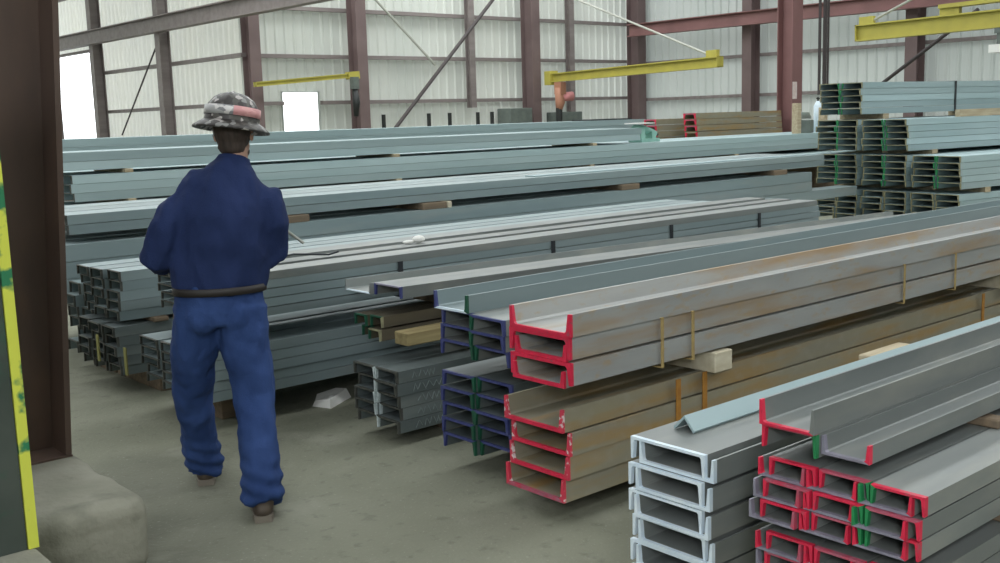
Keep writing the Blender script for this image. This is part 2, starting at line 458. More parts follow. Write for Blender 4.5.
# ---- red-ended pairs in the front right corner
cp = .1385
yR = 1.09
bundle_names = ('upper', 'lower')
for b in range(2):
    for r in range(3):
        zt = .850 - b*.19 - r*.0535
        for c in range(3):
            near = 'green' if (c == 1 and b == 0) else 'red'
            far = 'green' if (c == 0 and b == 0 and r < 3) else 'red'
            web = 'redworn' if (r + c) % 2 else 'red'
            me = channel_mesh(.131, .045, .006, .009, 6.1, 'steel', web, near, far)
            mu = channel_mesh(.131, .045, .006, .009, 6.1, 'steel', 'end_grey', 'red' if c < 2 else 'redworn', far if (c == 0 and r < 2) else ('end_grey' if c == 2 and r else 'red'), True)
            sx = 2.15 + jit(.012)
            y = yR + c*cp + r*.006
            col = ('right', 'middle', 'left')[c]
            rw = ('top', 'middle', 'bottom')[r]
            channel(sx, y, zt, 'red-ended channel, legs down, %s row, %s column, %s bundle, corner stack' % (rw, col, bundle_names[b]), 'red-ended channels of the corner stack', me)
            channel(sx+jit(.008), y+.030, zt-.0515, 'red-ended channel, legs up, %s row, %s column, %s bundle, corner stack' % (rw, col, bundle_names[b]), 'red-ended channels of the corner stack', mu)
    zb = .850 - b*.19 - 2*.0535 - .0515
    if b < 1:
        for i, x in enumerate((2.6, 5.0, 7.4)):
            timber(x, x+.06, 1.05, 1.56, zb-.0313, zb, 'thin timber spacer under the %s bundle of the corner stack, %s from the painted ends' % (bundle_names[b], ORD[i].replace('top', 'first')), 'timberdark', 'spacers in the corner stack')
    else:
        for i, x in enumerate((2.6, 5.0, 7.4)):
            timber(x, x+.14, 1.05, 1.56, 0, zb/2, 'lower timber bearer under the corner stack of red-ended channels, %s from the painted ends' % ORD[i].replace('top', 'first'), 'timber', 'bearers under the corner stack')
            timber(x, x+.14, 1.05, 1.56, zb/2, zb, 'upper timber bearer under the corner stack of red-ended channels, %s from the painted ends' % ORD[i].replace('top', 'first'), 'timber', 'bearers under the corner stack')
# three loose channels lying on top
g = 'loose channels on the corner stack'
channel(2.15, 1.362, .935, 'dark grey channel, legs down, with red and green painted end, on the corner stack', g, channel_mesh(.152, .058, .006, .010, 6.1, 'steel', 'redworn', 'green', 'red'))
channel(2.14, 1.363, .9355, 'dark grey channel lying open side up on the red-and-green-ended loose channel', g, channel_mesh(.152, .062, .006, .010, 6.1, 'steel', 'red', 'steel', 'red', True))
channel(2.17, 1.235, .886, 'dark grey channel lying open side up, lowest right of the three loose ones', g, channel_mesh(.125, .045, .006, .010, 6.1, 'steel', 'end_grey', 'red', 'end_grey', True))
for i, x in enumerate((2.75, 5.0, 7.2)):
    timber(x, x+.05, 1.2, 1.54, .8505, .8765, 'thin spacer under the loose channels on the corner stack, %s from the painted ends' % ORD[i].replace('top', 'first'), 'timberdark', 'spacers under the loose channels')
# timber offcut on the white-ended stack
timber(3.42, 3.70, 1.946, 2.0, .793, .820, 'pale timber offcut lying on the white-ended stack', 'timber')

# ---- red-ended rusting stack (upper and lower)
g = 'large red-ended rusting channels'
C15 = (.368, .094, .015, .026, 9.1)
pos = ('open side up on top of the rusting upper stack', 'legs down in the middle pair of the rusting upper stack', 'legs up in the middle pair of the rusting upper stack',
       'legs down in the lowest pair of the rusting upper stack', 'legs up in the lowest pair of the rusting upper stack')
A = channel_mesh(*C15, 'steel_rust', 'red', 'red', 'red'); U = channel_mesh(*C15, 'steel_rust', 'red', 'red', 'red', True)
channel(2.965, 3.005, .8135, 'large red-ended channel, ' + pos[0], g, U)
channel(2.97, 3.015, .812, 'large red-ended channel, ' + pos[1], g, A)
U2 = channel_mesh(.312, .070, .014, .022, 9.1, 'steel_rust', 'red', 'red', 'red', True)
channel(2.975, 3.043, .706, 'large red-ended channel, ' + pos[2], g, U2)
channel(2.97, 3.010, .705, 'large red-ended channel, ' + pos[3], g, A)
channel(2.955, 3.039, .599, 'large red-ended channel, ' + pos[4], g, U2)
for r in range(4):
    Z = .402 - r*.1005
    dy = (0, -.022, -.018, .0)[r]
    me = channel_mesh(.362, .099, .016, .022, 9.1, 'steel_rusty', 'red' if r < 3 else 'redworn', 'redscrape', 'redscrape', True)
    channel(2.967+(0, .02, .01, 0)[r], 3.065+dy, Z, 'large rust-brown channel, open side up, red scraped end, %s of the rusting lower stack' % row_word(r, 4), g, me)
for i, x in enumerate((3.96, 7.0, 10.5)):
    timber(x-.08, x+.05, 2.99, 3.50, .503, .598, ('pale squared timber between the two red-ended rusting stacks, end showing under the upper one',
           'timber spacer between the rusting stacks, midway along', 'timber spacer between the rusting stacks, at the far end')[i], 'timberpale', 'timbers between the rusting stacks')
for i, x in enumerate((3.6, 7.2, 10.8)):
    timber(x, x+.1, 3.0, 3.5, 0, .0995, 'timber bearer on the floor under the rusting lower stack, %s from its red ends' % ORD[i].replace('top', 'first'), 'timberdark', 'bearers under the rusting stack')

def hoop(name, x, y0, y1, z0, z1, w, m, label, group=None, t=.004, top=True):
    """flat strap round a bundle"""
    mb = MB()
    X0, X1 = -w/2, w/2; yy, zz = (y1-y0), (z1-z0)
    mb.box(X0, X1, -t, 0, -t, zz+t).box(X0, X1, yy, yy+t, -t, zz+t).box(X0, X1, 0, yy, -t, 0)
    if top: mb.box(X0, X1, 0, yy, zz, zz+t)
    o = mb.build(name, M[m]); o.location = (x, y0, z0)
    return tag(o, label, 'strap', group)
for i, x in enumerate((3.675, 3.865, 6.67)):
    hoop('steel_strap', x, 3.040, 3.432, .1, .5026, .032, 'straprust', ('rusty orange strap round the rusting lower stack, nearest its red ends', 'rusty orange strap round the rusting lower stack, beside the first strap',
         'rusty orange strap round the rusting lower stack, alone farther along')[i], 'straps on the rusting lower stack', top=False)
for i, x in enumerate((3.52, 3.73, 5.6, 6.2)):
    hoop('steel_strap', x, 3.000, 3.386, .597, .8125, .018, 'strapyellow', ('thin yellowish rusted strap on the rusting upper stack, nearest its red ends', 'thin yellowish rusted strap on the rusting upper stack, second from its red ends',
         'thin yellowish rusted strap on the rusting upper stack, third from its red ends', 'thin yellowish rusted strap on the rusting upper stack, farthest from its red ends')[i], 'straps on the rusting upper stack')

# ---- navy-ended stacks with a green stripe down the middle
g = 'navy-ended channels'
def navy_end(c, r): return ('blue', 'blue', 'greendark') if c == 0 else ('blue', 'greendark', 'blue')
stack(3.10, 3.552, .797, 2, 3, .243, .0725, .011, .019, 9.1, .0745, .248, 'steel', navy_end,
      lambda c, r: 'navy-ended channel, %s column, %s row, upper navy stack beside the red-ended one' % (('right','left')[c], row_word(r, 3)), g)
channel(3.09, 3.815, .7975, 'grey-blue channel lying open side up on the upper navy-ended stack', g, channel_mesh(.25, .085, .010, .018, 9.1, 'steel_teal', 'white', 'greendark', 'blue', True))
stack(3.12, 3.562, .488, 2, 5, .243, .0725, .011, .019, 9.1, .0775, .248, 'steel_shaded', navy_end,
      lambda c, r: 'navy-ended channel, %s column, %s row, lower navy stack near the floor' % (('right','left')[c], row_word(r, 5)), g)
for i, x in enumerate((3.6, 7, 10.6)):
    timber(x, x+.1, 3.53, 4.08, .489, .572, 'dark timber between the upper and lower navy stacks, %s from the painted ends' % ORD[i].replace('top', 'first'), 'timberdark', 'timbers between the navy stacks')
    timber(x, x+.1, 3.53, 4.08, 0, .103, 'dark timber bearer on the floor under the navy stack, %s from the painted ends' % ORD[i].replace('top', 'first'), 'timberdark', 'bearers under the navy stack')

# ---- small dark stack with a white stripe and chalk marks
g = 'small dark channels with a white stripe'
def ws_end(c, r): return ('end_dark', 'end_dark', 'whitestripe') if c == 0 else ('end_dark', 'whitestripe', 'end_dark')
stack(3.13, 4.455, .405, 2, 5, .198, .064, .009, .015, 6.1, .0665, .203, 'steel_shaded', ws_end,
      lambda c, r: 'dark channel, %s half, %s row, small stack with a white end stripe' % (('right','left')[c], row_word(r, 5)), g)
for r in range(5):      # chalk scrawl on the side of every channel of the near column
    ch = [o for o in COL.objects if o.get('label', '').startswith('dark channel, right half, %s row, small stack' % row_word(r, 5))][0]
    mb = MB(); x = .10 + random.uniform(0, .03)
    for k in range(9):
        a = (x, -.0012, -.048 + jit(.006)); b = (x + random.uniform(.008, .022), -.0012, -.016 + jit(.006))
        if k % 2: a, b = (a[0], a[1], b[2]), (b[0], b[1], a[2])
        mb.bar(a, b, .002, .005, up=(0,1,0)); x = b[0] + random.choice((0, .004, .016))
    mk = mb.build('chalk_mark', M['chalk'], ch); mk['label'] = 'pale illegible chalk scrawl'
for i, x in enumerate((3.5, 6.2, 8.6)):
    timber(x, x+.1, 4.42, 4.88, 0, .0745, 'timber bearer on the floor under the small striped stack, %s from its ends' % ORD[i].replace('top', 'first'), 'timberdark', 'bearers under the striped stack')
# brown bars with green ends and a yellow timber, on the small striped stack
timber(3.28, 4.9, 4.56, 4.68, .502, .572, 'yellowish timber bar lying lengthways above the small striped stack', 'timberyellow')
timber(3.85, 3.97, 4.45, 5.08, .4055, .5, 'dark timber lying across the small striped stack', 'timberdark')
timber(5.4, 5.52, 4.35, 5.08, .4055, .5, 'dark timber farther along across the small striped stack', 'timberdark')
timber(7.9, 8.02, 4.35, 5.08, .4055, .5, 'dark timber at the far end of the small striped stack', 'timberdark')
for i, (y, z) in enumerate(((4.79, .562), (4.91, .562), (4.79, .635), (4.91, .635))):
    me = channel_mesh(.112, .061, .008, .012, 6.1, 'timber_steel', 'greendark' if i != 0 else 'end_olive', 'end_olive' if i % 2 == 0 else 'greendark', 'greendark')
    channel(3.27+jit(.03), y, z, 'slim brown channel with dark green end, %s of the four behind the navy stack' % ('lower right', 'lower left', 'upper right', 'upper left')[i], 'slim brown channels', me)
for i, x in enumerate((3.75, 5.6, 7.8)):
    timber(x, x+.08, 4.72, 5.14, .636, (.733, .703, .667)[i], 'rough brown timber carrying the pair of grey channels, %s from their ends' % ORD[i].replace('top', 'first'), 'timberdark', 'timbers under the grey pair')
gp = channel(3.32, 4.66, .810, 'grey channel with navy end, legs down, alone above the slim brown channels', 'grey pair above the slim brown channels', channel_mesh(.25, .066, .009, .015, 6.1, 'steel', 'end_grey', 'blue', 'blue')); gp.rotation_euler = (0, .0155, 0)
gp = channel(3.30, 4.925, .746, 'grey channel lying open side up behind the single navy-ended one', 'grey pair above the slim brown channels', channel_mesh(.25, .062, .007, .011, 6.1, 'steel', 'white', 'steel', 'steel', True)); gp.rotation_euler = (0, .0155, 0)

# ---- long stacks behind the man
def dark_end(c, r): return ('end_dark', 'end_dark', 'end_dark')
def bearer(xs, y0, y1, z0, z1, what, group, m='timberdark', w=.1):
    for i, x in enumerate(xs):
        timber(x, x+w, y0, y1, z0, z1, '%s, %s from the left end' % (what, ORD[i].replace('top', 'first')), m, group)

g = 'channels of the stack beside the walking man'
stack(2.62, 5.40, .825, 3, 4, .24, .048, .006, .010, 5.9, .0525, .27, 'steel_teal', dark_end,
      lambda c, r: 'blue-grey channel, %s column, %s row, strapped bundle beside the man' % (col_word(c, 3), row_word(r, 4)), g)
for c in (0, 1, 2):
    channel(2.60+jit(.03), 5.40+c*.285, .8725, 'long grey channel lying legs down, %s on top of the strapped bundle beside the man' % ('nearest', 'middle', 'farthest')[c], g,
            channel_mesh((.20, .16, .21)[c], .046, .006, .010, 5.9, 'steel', 'end_dark', 'end_dark', 'end_dark'))
stack(2.50, 5.42, .468, 3, 5, .24, .055, .006, .010, 6.1, .0585, .27, 'steel_teal', dark_end,
      lambda c, r: 'blue-grey channel, %s column, %s row of the floor bundle beside the walking man' % (col_word(c, 3), row_word(r, 5)), g)
bearer((2.72, 5.5, 8.0), 5.60, 6.24, .469, .613, 'dark timber between the two bundles beside the man', 'timbers beside the man')
bearer((2.72, 5.5, 8.0), 5.66, 6.24, 0, .176, 'dark timber bearer under the bundles beside the man', 'bearers beside the man')
for i, x in enumerate((3.85, 5.17, 6.45, 7.6)):
    hoop('steel_strap', x, 5.394, 6.214, .612, .8260, .035, 'strap', 'black strap round the bundle beside the man, %s from its left end' % ('first','second','third','last')[i], 'straps of the bundle beside the man')

g = 'channels of the dark stack behind the man'
stack(2.55, 6.66, .80, 3, 5, .19, .062, .006, .010, 6.1, .0635, .215, 'steel_teal', dark_end,
      lambda c, r: 'dark-ended channel, %s column, %s row, upper bundle between brown column and man' % (col_word(c, 3), row_word(r, 5)), g, xj=.025)
stack(2.50, 6.62, .455, 3, 5, .19, .062, .006, .010, 6.1, .0635, .225, 'steel_shaded', dark_end,
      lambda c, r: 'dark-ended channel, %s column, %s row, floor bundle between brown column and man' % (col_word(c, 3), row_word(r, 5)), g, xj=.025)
stack(2.62, 7.36, .63, 2, 6, .19, .080, .007, .012, 8.35, .0825, .21, 'steel_teal', dark_end,
      lambda c, r: 'dark-ended channel, %s column, %s row of the low stack beside the brown column' % (('right','left')[c], row_word(r, 6)), g, xj=.04)
bearer((2.75, 5.4, 8.2), 6.6, 7.3, .456, .483, 'thin timber between the dark-ended bundles', 'timbers of the dark-ended stack')
bearer((2.75, 5.4, 8.2), 6.58, 7.3, 0, .138, 'timber bearer under the dark-ended bundles', 'bearers of the dark-ended stack')
bearer((2.75, 5.4, 8.2, 10.6), 7.34, 7.76, 0, .1365, 'timber bearer under the low stack beside the brown column', 'bearers of the low dark-ended stack')
for i, (y, x, z) in enumerate(((6.72, 2.47, .24), (6.28, 2.47, .22))):
    o = MB().box(-.004, .004, -.018, .018, 0, .17).build('hanging_tag', M['tagyellow']); o.location = (x-.05, y, z)
    tag(o, ('long yellow paper tag on the dark ends behind the man', 'long yellow paper tag on the dark ends nearest the man')[i], 'tag')

g = 'channels of the stack behind the dark-ended one'
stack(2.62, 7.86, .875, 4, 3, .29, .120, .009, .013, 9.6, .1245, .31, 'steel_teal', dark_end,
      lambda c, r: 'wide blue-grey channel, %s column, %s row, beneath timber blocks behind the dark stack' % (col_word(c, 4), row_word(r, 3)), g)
for o_ in COL.objects:
    if o_.get('label', '').startswith('wide blue-grey channel, nearest column, bottom row'):
        o_.data = channel_mesh(.29, .120, .009, .013, 10.7, 'steel_teal', 'end_dark', 'end_dark', 'end_dark')
bearer((4.42, 5.9, 8.6, 11.4), 7.87, 9.05, .8755, .935, 'dark timber block on the wide blue-grey channels', 'timber blocks behind the dark-ended stack', 'timberdark', .28)
timber(6.185, 6.235, 7.865, 8.4, .8755, .935, 'pale block end beside the dark timber on the wide blue-grey channels', 'timberpale')
stack(2.7, 7.93, 1.085, 3, 2, .34, .070, .008, .012, 9.9, .0745, .37, 'steel_teal', dark_end,
      lambda c, r: 'long blue-grey channel, %s column, %s row, on the timber blocks behind the man' % (col_word(c, 3), row_word(r, 2)), g)
o = MB().box(0, 6.1, 0, .15, 0, .012).build('flat_bar', M['steel_aqua']); o.location = (7.45, 8.02, 1.086)
tag(o, 'long thin pale flat bar reaching out in front of the green-striped pile', 'flat bar')
bearer((3.2, 6.6, 10.0, 11.9), 7.90, 9.05, 0, .5055, 'timber crib under the wide blue-grey channels', 'cribs under the wide blue-grey channels', 'timberdark', .2)

g = 'channels of the tall back stack'
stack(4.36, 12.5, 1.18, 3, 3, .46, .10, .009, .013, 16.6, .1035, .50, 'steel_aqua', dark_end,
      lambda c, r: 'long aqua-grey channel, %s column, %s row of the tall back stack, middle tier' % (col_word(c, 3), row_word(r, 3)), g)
stack(4.30, 12.5, .80, 3, 3, .46, .10, .009, .013, 16.6, .1035, .50, 'steel_aqua', dark_end,
      lambda c, r: 'long aqua-grey channel, %s column, %s row of the tall back stack, lower tier' % (col_word(c, 3), row_word(r, 3)), g)
stack(4.2, 12.55, 1.44, 2, 2, .46, .103, .009, .013, 10.0, .1065, .5, 'steel_aqua', dark_end,
      lambda c, r: 'long aqua-grey channel, %s column, %s row, topmost tier of the tall back stack' % (col_word(c, 2), row_word(r, 2)), g)
bearer((5, 8.9, 12.85, 16.8, 20.2), 12.47, 14.0, .8005, .872, 'timber under the middle tier of the tall back stack', 'timbers of the tall back stack', 'timber', .10)
bearer((5, 8.9, 12.95), 12.50, 13.5, 1.1815, 1.2255, 'timber under the topmost tier of the tall back stack', 'timbers under the topmost tier', 'timber', .10)
bearer((5, 9, 13, 17, 20.3), 12.52, 14.0, 0, .492, 'timber crib under the tall back stack', 'cribs under the tall back stack', 'timberdark', .3)

g = 'channels of the stack nearest the wall'
stack(4.6, 16.2, 1.56, 3, 4, .32, .116, .010, .014, 13.9, .12, .34, 'steel_aqua', dark_end,
      lambda c, r: 'grey channel, %s column, %s row, of the stack nearest the pale back wall' % (col_word(c, 3), row_word(r, 4)), g)
for k, (z0, z1) in enumerate(((0, .36), (.36, .72), (.72, 1.083))):
    bearer((5.5, 9.5, 13.5, 17), 16.15, 17.2, z0, z1, 'timber crib %s under the stack nearest the wall' % ('on the floor', 'in the middle', 'on top')[k], 'cribs under the stack nearest the wall', 'timberdark', .3)

# ---- green-striped bundles on the right
RZ = math.radians(-8)
cr, sr = math.cos(RZ), math.sin(RZ)
GX, GY = 13.7, 8.78          # far left corner of the ends; local y runs to the right (negative)
def striped(c, r): return ('end_olive', 'end_olive', 'green') if c == 0 else ('end_olive', 'green', 'end_olive')
def plain_end(c, r): return ('end_olive', 'end_olive', 'end_olive')
tiers = [('topmost', 2.03, 1), ('second', 1.515, 2), ('third', 1.035, 3), ('lowest', .545, 3)]
for tname, zt, nb in tiers:
    PP = .089 if tname == 'topmost' else .0855
    PB = PP - .005
    for b in range(nb):
        ly = -(b+1)*.80 + .05
        lx = 0.0 if tname != 'topmost' else .06
        bx, by = GX + lx*cr - ly*sr, GY + lx*sr + ly*cr
        bn = {1: 'single', 2: ('left', 'right')[b % 2], 3: ('left', 'middle', 'right')[b]}[nb]
        stack(bx, by, zt, 2, 5, .345, PB, .010, .020, 9.0, PP, .365, 'steel_aqua', striped if tname != 'lowest' else plain_end,
              lambda c, r: 'aqua-grey channel, %s half, %s row, %s bundle, %s tier, green-striped pile' % (('right','left')[c], row_word(r, 5), bn, tname),
              'channels of the green-striped pile', xj=.03, rz=RZ)
    zb = zt - 4*PP - PB
    nxt = {'topmost': 1.516, 'second': 1.036, 'third': .546, 'lowest': 0}[tname]
    for i, x in enumerate((.6, 3.2, 6.2)):
        ly0, ly1 = -nb*.80 + .04, .0
        ym = (ly0+ly1)/2
        cx, cy = GX + x*cr - ym*sr, GY + x*sr + ym*cr
        o = MB().box(-.06, .06, -(ly1-ly0)/2, (ly1-ly0)/2, 0, zb-nxt-.001).build('timber_block', M['timber']); o.location = (cx, cy, nxt); o.rotation_euler = (0, 0, RZ)
        tag(o, 'timber under the %s tier of the green-striped pile, %s from the striped ends' % (tname, ORD[i].replace('top', 'first')), 'timber', 'timbers of the green-striped pile')
    for i, x in enumerate((2.2,)):
        ly = -nb*.80 + .042
        w = .735
        mb = MB(); h = zt - zb; t = .005
        mb.box(-.02, .02, -t, 0, 0, h+t).box(-.02, .02, w, w+t, 0, h+t).box(-.02, .02, 0, w, h, h+t)
        o = mb.build('steel_strap', M['strap']); o.location = (GX + x*cr - ly*sr, GY + x*sr + ly*cr, zb); o.rotation_euler = (0, 0, RZ)
        tag(o, 'dark strap round the right-hand bundle of the %s tier of the green-striped pile' % tname, 'strap', 'straps of the green-striped pile')
# long timber leaning against the side of the pile
o = MB().bar((0,0,0), (3.4*cr+.5*sr, 3.4*sr+.35*cr, .0), .09, .10).build('timber_pole', M['timber'])
p = (GX + 1.3*cr + 1.42*sr, GY + 1.3*sr - 1.42*cr, 1.567)
o.location = p
tag(o, 'long brown timber lying slantwise on the second tier of the green-striped pile', 'timber')

# ---- red-ended bundle by the back, machine, small things
g = 'brown channels with red ends far back'
for i, (x0, y, zt, n) in enumerate(((18.7, 15.05, 1.66, 2), (18.2, 15.75, 1.55, 2))):
    for r in range(4):
        me = channel_mesh(.34, .12, .03, .05, 3.2 if i == 0 else 3.6, 'steel_rusty', 'redworn' if r < 3 else 'steel_rusty', 'red', 'red')
        channel(x0 + r*.02, y - .1, zt - r*.135, 'brown red-ended channel far back by the right wall, %s of the %s bundle' % (row_word(r, 4), ('nearer', 'farther')[i]), g, me)
    for j, x in enumerate((x0+.4, x0+2.6)):
        timber(x, x+.2, y-.12, y+.25, 0, zt-.527, 'timber crib under the %s red-ended bundle far back, %s end' % (('nearer', 'farther')[i], ('left', 'right')[j]), 'timberdark', 'cribs under the far red-ended bundles')

# mint green clamp machine on the tall back stack
mc = empty('clamping_machine', (14.75, 12.95, 1.181), math.radians(10))
tag(mc, 'small mint green machine with a white board on top, on the tall back stack', 'machine')
MB().box(-.32,.30,-.14,.14,0,.06).box(-.28,-.14,-.1,.1,.06,.26).box(.10,.24,-.1,.1,.06,.18).build('bed', M['mint'], mc)
MB().tube([(-.34,0,.24),(.0,0,.22),(.36,0,.14)], [.075,.07,.055], 12).build('barrel', M['mint'], mc, True)
MB().tube([(.36,0,.14),(.44,0,.12)], [.03,.03], 10).build('spindle', M['black'], mc)
MB().box(-.42,.10,-.16,.16,.325,.345).build('board', M['paper'], mc)
bx = empty('paper_box', (21.9, 13.75, 1.181), math.radians(20))
# things beside the far column
bx.location = (19.75, 12.9, 1.181)
tag(bx, 'grey-green box with a loose white sheet on it, near the notice column', 'box')
bevel(MB().box(-.17,.17,-.15,.15,0,.27).build('carton', M['greybox'], bx), .01)
T = Matrix.Rotation(.5, 4, 'Y')
MB().box(-.16,.14,-.12,.12,.0,.004, T=Matrix.Translation((.0,0,.36)) @ T).build('sheet', M['paper'], bx)
for i, (x, y, z, h) in enumerate(((20.2, 12.75, 1.181, .52), (19.3, 12.8, 1.181, .62))):
    o = MB().box(-.07,.07,-.07,.07,0,h).build('wooden_post', M['timber']); o.location = (x, y, z); bevel(o, .01)
    tag(o, ('pale wooden post standing upright right of the notice column', 'pale wooden post standing upright left of the notice column')[i], 'post')
cy = empty('gas_cylinder', (20.55, 13.1, 1.181))
tag(cy, 'slim pale blue-white bottle upright near the green-striped pile', 'gas cylinder')
MB().tube([(0,0,0),(0,0,.55),(0,0,.62),(0,0,.66)], [.09,.09,.06,.03], 14).build('bottle', M['white'], cy, True)
MB().tube([(0,0,.66),(0,0,.74)], [.02,.02], 8).box(-.05,.05,-.012,.012,.70,.73).build('valve', M['black'], cy)

# free-standing column with a faded notice, pipes beside it
o = wcolumn('roof_column', 22.3, 15.0, 0, 8.6, .42, .42, M['redbeam'])
tag(o, 'red-brown steel column standing free with a faded notice on it', 'column', None, 'structure')
o = MB().box(-.09,.09,-.004,0,-.2,.2).build('notice', M['signpink']); o.location = (22.2, 14.786, 2.12)
tag(o, 'faded pinkish notice stuck on the free-standing column', 'notice')
for i, (x, y, r) in enumerate(((22.62, 14.4, .035), (23.0, 14.5, .05), (23.3, 14.6, .025))):
    o = MB().tube([(0,0,2.0-.2*i),(0,0,8.5)], r, 8).build('hanging_pipe', M['brace']); o.location = (x, y, 0)
    tag(o, 'thin dark vertical pipe hanging right of the red-brown column, %s of three' % ('left', 'middle', 'right')[i], 'pipe')

# ---- yellow jib cranes
def jib(loc, tip, h, w, label, tie=None, rail=False, hoist=True, root_back=0.0):
    a, b = Vector(loc), Vector(tip)
    e = empty('jib_crane', a); tag(e, label, 'jib crane', 'yellow jib cranes')
    d = b - a; L = d.length; x = d.normalized(); y = Vector((0,0,1)).cross(x).normalized(); z = x.cross(y)
    T = Matrix((x, y, z)).transposed().to_4x4()
    def bb(mb, *a_): return mb.box(*a_, T=T)
    mb = MB(); t = .03
    bb(mb, 0, L, -w/2, w/2, -h/2, -h/2+t); bb(mb, 0, L, -w/2, w/2, h/2-t, h/2); bb(mb, 0, L, -t/2, t/2, -h/2+t, h/2-t); bb(mb, L-.02, L, -w/2, w/2, -h/2, h/2)
    mb.build('boom', M['yellow'], e)
    mb = MB(); bb(mb, -.12, .22, -w*.7, w*.7, -h*.8, h*.8); mb.build('pivot_bracket', M['yellow'], e)
    if tie:
        tp = Vector(tie) - a
        MB().tube([tp, x*(L*.97) + z*h*.5], .028, 8).build('tie_rod', M['cable'], e)
        mb = MB(); bb(mb, L*.94, L*.99, -.05, .05, h/2, h/2+.16); mb.build('tie_lug', M['yellow'], e)
    if rail:
        mb = MB(); bb(mb, 0, L*.72, -w*.6, w*.6, h*.5+.14, h*.5+.22); bb(mb, L*.66, L*.72, -w*.3, w*.3, h*.5, h*.5+.14); bb(mb, L*.1, L*.14, -w*.3, w*.3, h*.5, h*.5+.14)
        mb.build('top_rail', M['yellow'], e)
    return e, T
jib((15.95, 24.05, 2.90), (12.95, 23.9, 2.66), .12, .12, 'yellow jib crane reaching left along the back wall over the bright doorway')
jib((23.08, 24.05, 2.83), (21.2, 16.2, 2.86), .26, .2, 'yellow jib crane on the middle wall column with an orange hoist under it', tie=(23.0, 24.2, 5.6))
jib((22.0, 6.2, 3.42), (22.0, 13.06, 3.30), .36, .22, 'thick yellow jib crane above the green-striped pile at the right', tie=(22.0, 6.2, 6.2), rail=True)
mast = wcolumn('crane_mast', 22.0, 5.85, 0, 8.6, .35, .4, M['redox']); mast['kind'] = 'structure'

ho = empty('chain_hoist', (22.75, 23.3, 2.62))
tag(ho, 'orange chain hoist with a pinkish pull handle under the middle jib crane', 'hoist', 'chain hoists')
MB().box(-.10,.12,-.14,.14,-.30,.06).build('trolley', M['orange'], ho)
MB().tube([(-.05,0,-.1),(.0,0,-.55),(-.05,0,-.75)], [.12,.15,.10], 12).build('motor_body', M['orange'], ho, True)
MB().tube([(.05,0,-.38),(.42,-.1,-.36)], [.13,.14], 12).build('handle_cover', M['pink'], ho, True)
MB().tube([(-.05,0,-.7),(-.05,0,-1.15)], .10, 10).build('load_block', M['black'], ho)
ho = empty('chain_hoist', (15.75, 23.75, 2.78))
tag(ho, 'dark chain hoist hanging beside the second wall column at the left jib', 'hoist', 'chain hoists')
MB().box(-.09,.09,-.08,.08,-.25,.06).build('trolley', M['greybox'], ho)
MB().tube([(0,0,-.25),(.03,0,-.6),(0,0,-.95)], [.07,.10,.06], 10).build('motor_body', M['black'], ho, True)
ho = empty('chain_hoist', (22.0, 9.75, 3.165))
tag(ho, 'pale grey hoist hanging under the thick jib crane at the right edge', 'hoist', 'chain hoists')
MB().box(-.15,.15,-.2,.2,-.10,.0).box(-.12,.12,-.16,.16,-.34,-.1).build('trolley', M['greybox'], ho)
MB().box(-.16,.16,-.32,.3,-.48,-.32).build('motor_body', M['paper'], ho)
MB().tube([(0,-.05,-.48),(0,-.05,-1.15)], .14, 10).build('load_block', M['brown'], ho)

# ---- braces and cables on the back wall
def rod(name, a, b, r, m, label):
    a, b = Vector(a), Vector(b)
    o = MB().tube([(0,0,0), b-a], r, 8).build(name, M[m]); o.location = a
    return tag(o, label, 'brace')
rod('diagonal_brace', (17.4, 24.45, 1.4), (22.4, 24.45, 6.3), .055, 'brace', 'dark diagonal brace rising rightwards across the pale back wall')
rod('diagonal_cable', (16.8, 24.3, 5.0), (18.85, 24.3, 3.2), .035, 'cable', 'pale diagonal rod descending to the dark wall brace')
rod('diagonal_brace', (13.0, 32.5, 1.5), (13.0, 29.6, 3.9), .024, 'brace', 'thin slanting brace on the bright daylit wall at the left')
rod('diagonal_brace', (24.0, 13.6, 2.2), (24.0, 11.3, 3.75), .045, 'brace', 'dark slanting brace behind the top of the green-striped pile')

# ---- stakes and boxes in front of the back wall
for i, x in enumerate((17.0, 18.55, 19.3, 20.35, 20.9)):
    o = MB().box(-.04,.04,-.04,.04,0,1.86).build('steel_stake', M['black']); o.location = (x, 24.3, 0)
    tag(o, 'dark steel stake standing by the back wall, %s of five from the left' % ('first', 'second', 'third', 'fourth', 'last')[i], 'stake', 'stakes by the back wall')
o = MB().box(-.55,.55,-.25,.25,0,1.8).build('steel_cabinet', M['greybox']); o.location = (24.0, 24.4, 0); bevel(o, .02)
tag(o, 'grey-green cabinet at the foot of the back wall, right of the orange hoist', 'cabinet')
o = MB().box(-.45,.45,-.3,.3,0,1.95).build('steel_cabinet', M['greybox']); o.location = (21.9, 24.4, 0); bevel(o, .02)
tag(o, 'pale grey cabinet against the back wall, left of the middle wall column', 'cabinet')
o = MB().box(-.65,.65,-.3,.3,0,.03).build('steel_plate', M['black']); o.location = (17.6, 16.7, 1.561)
tag(o, 'dark steel plate lying on the stack nearest the wall', 'plate')

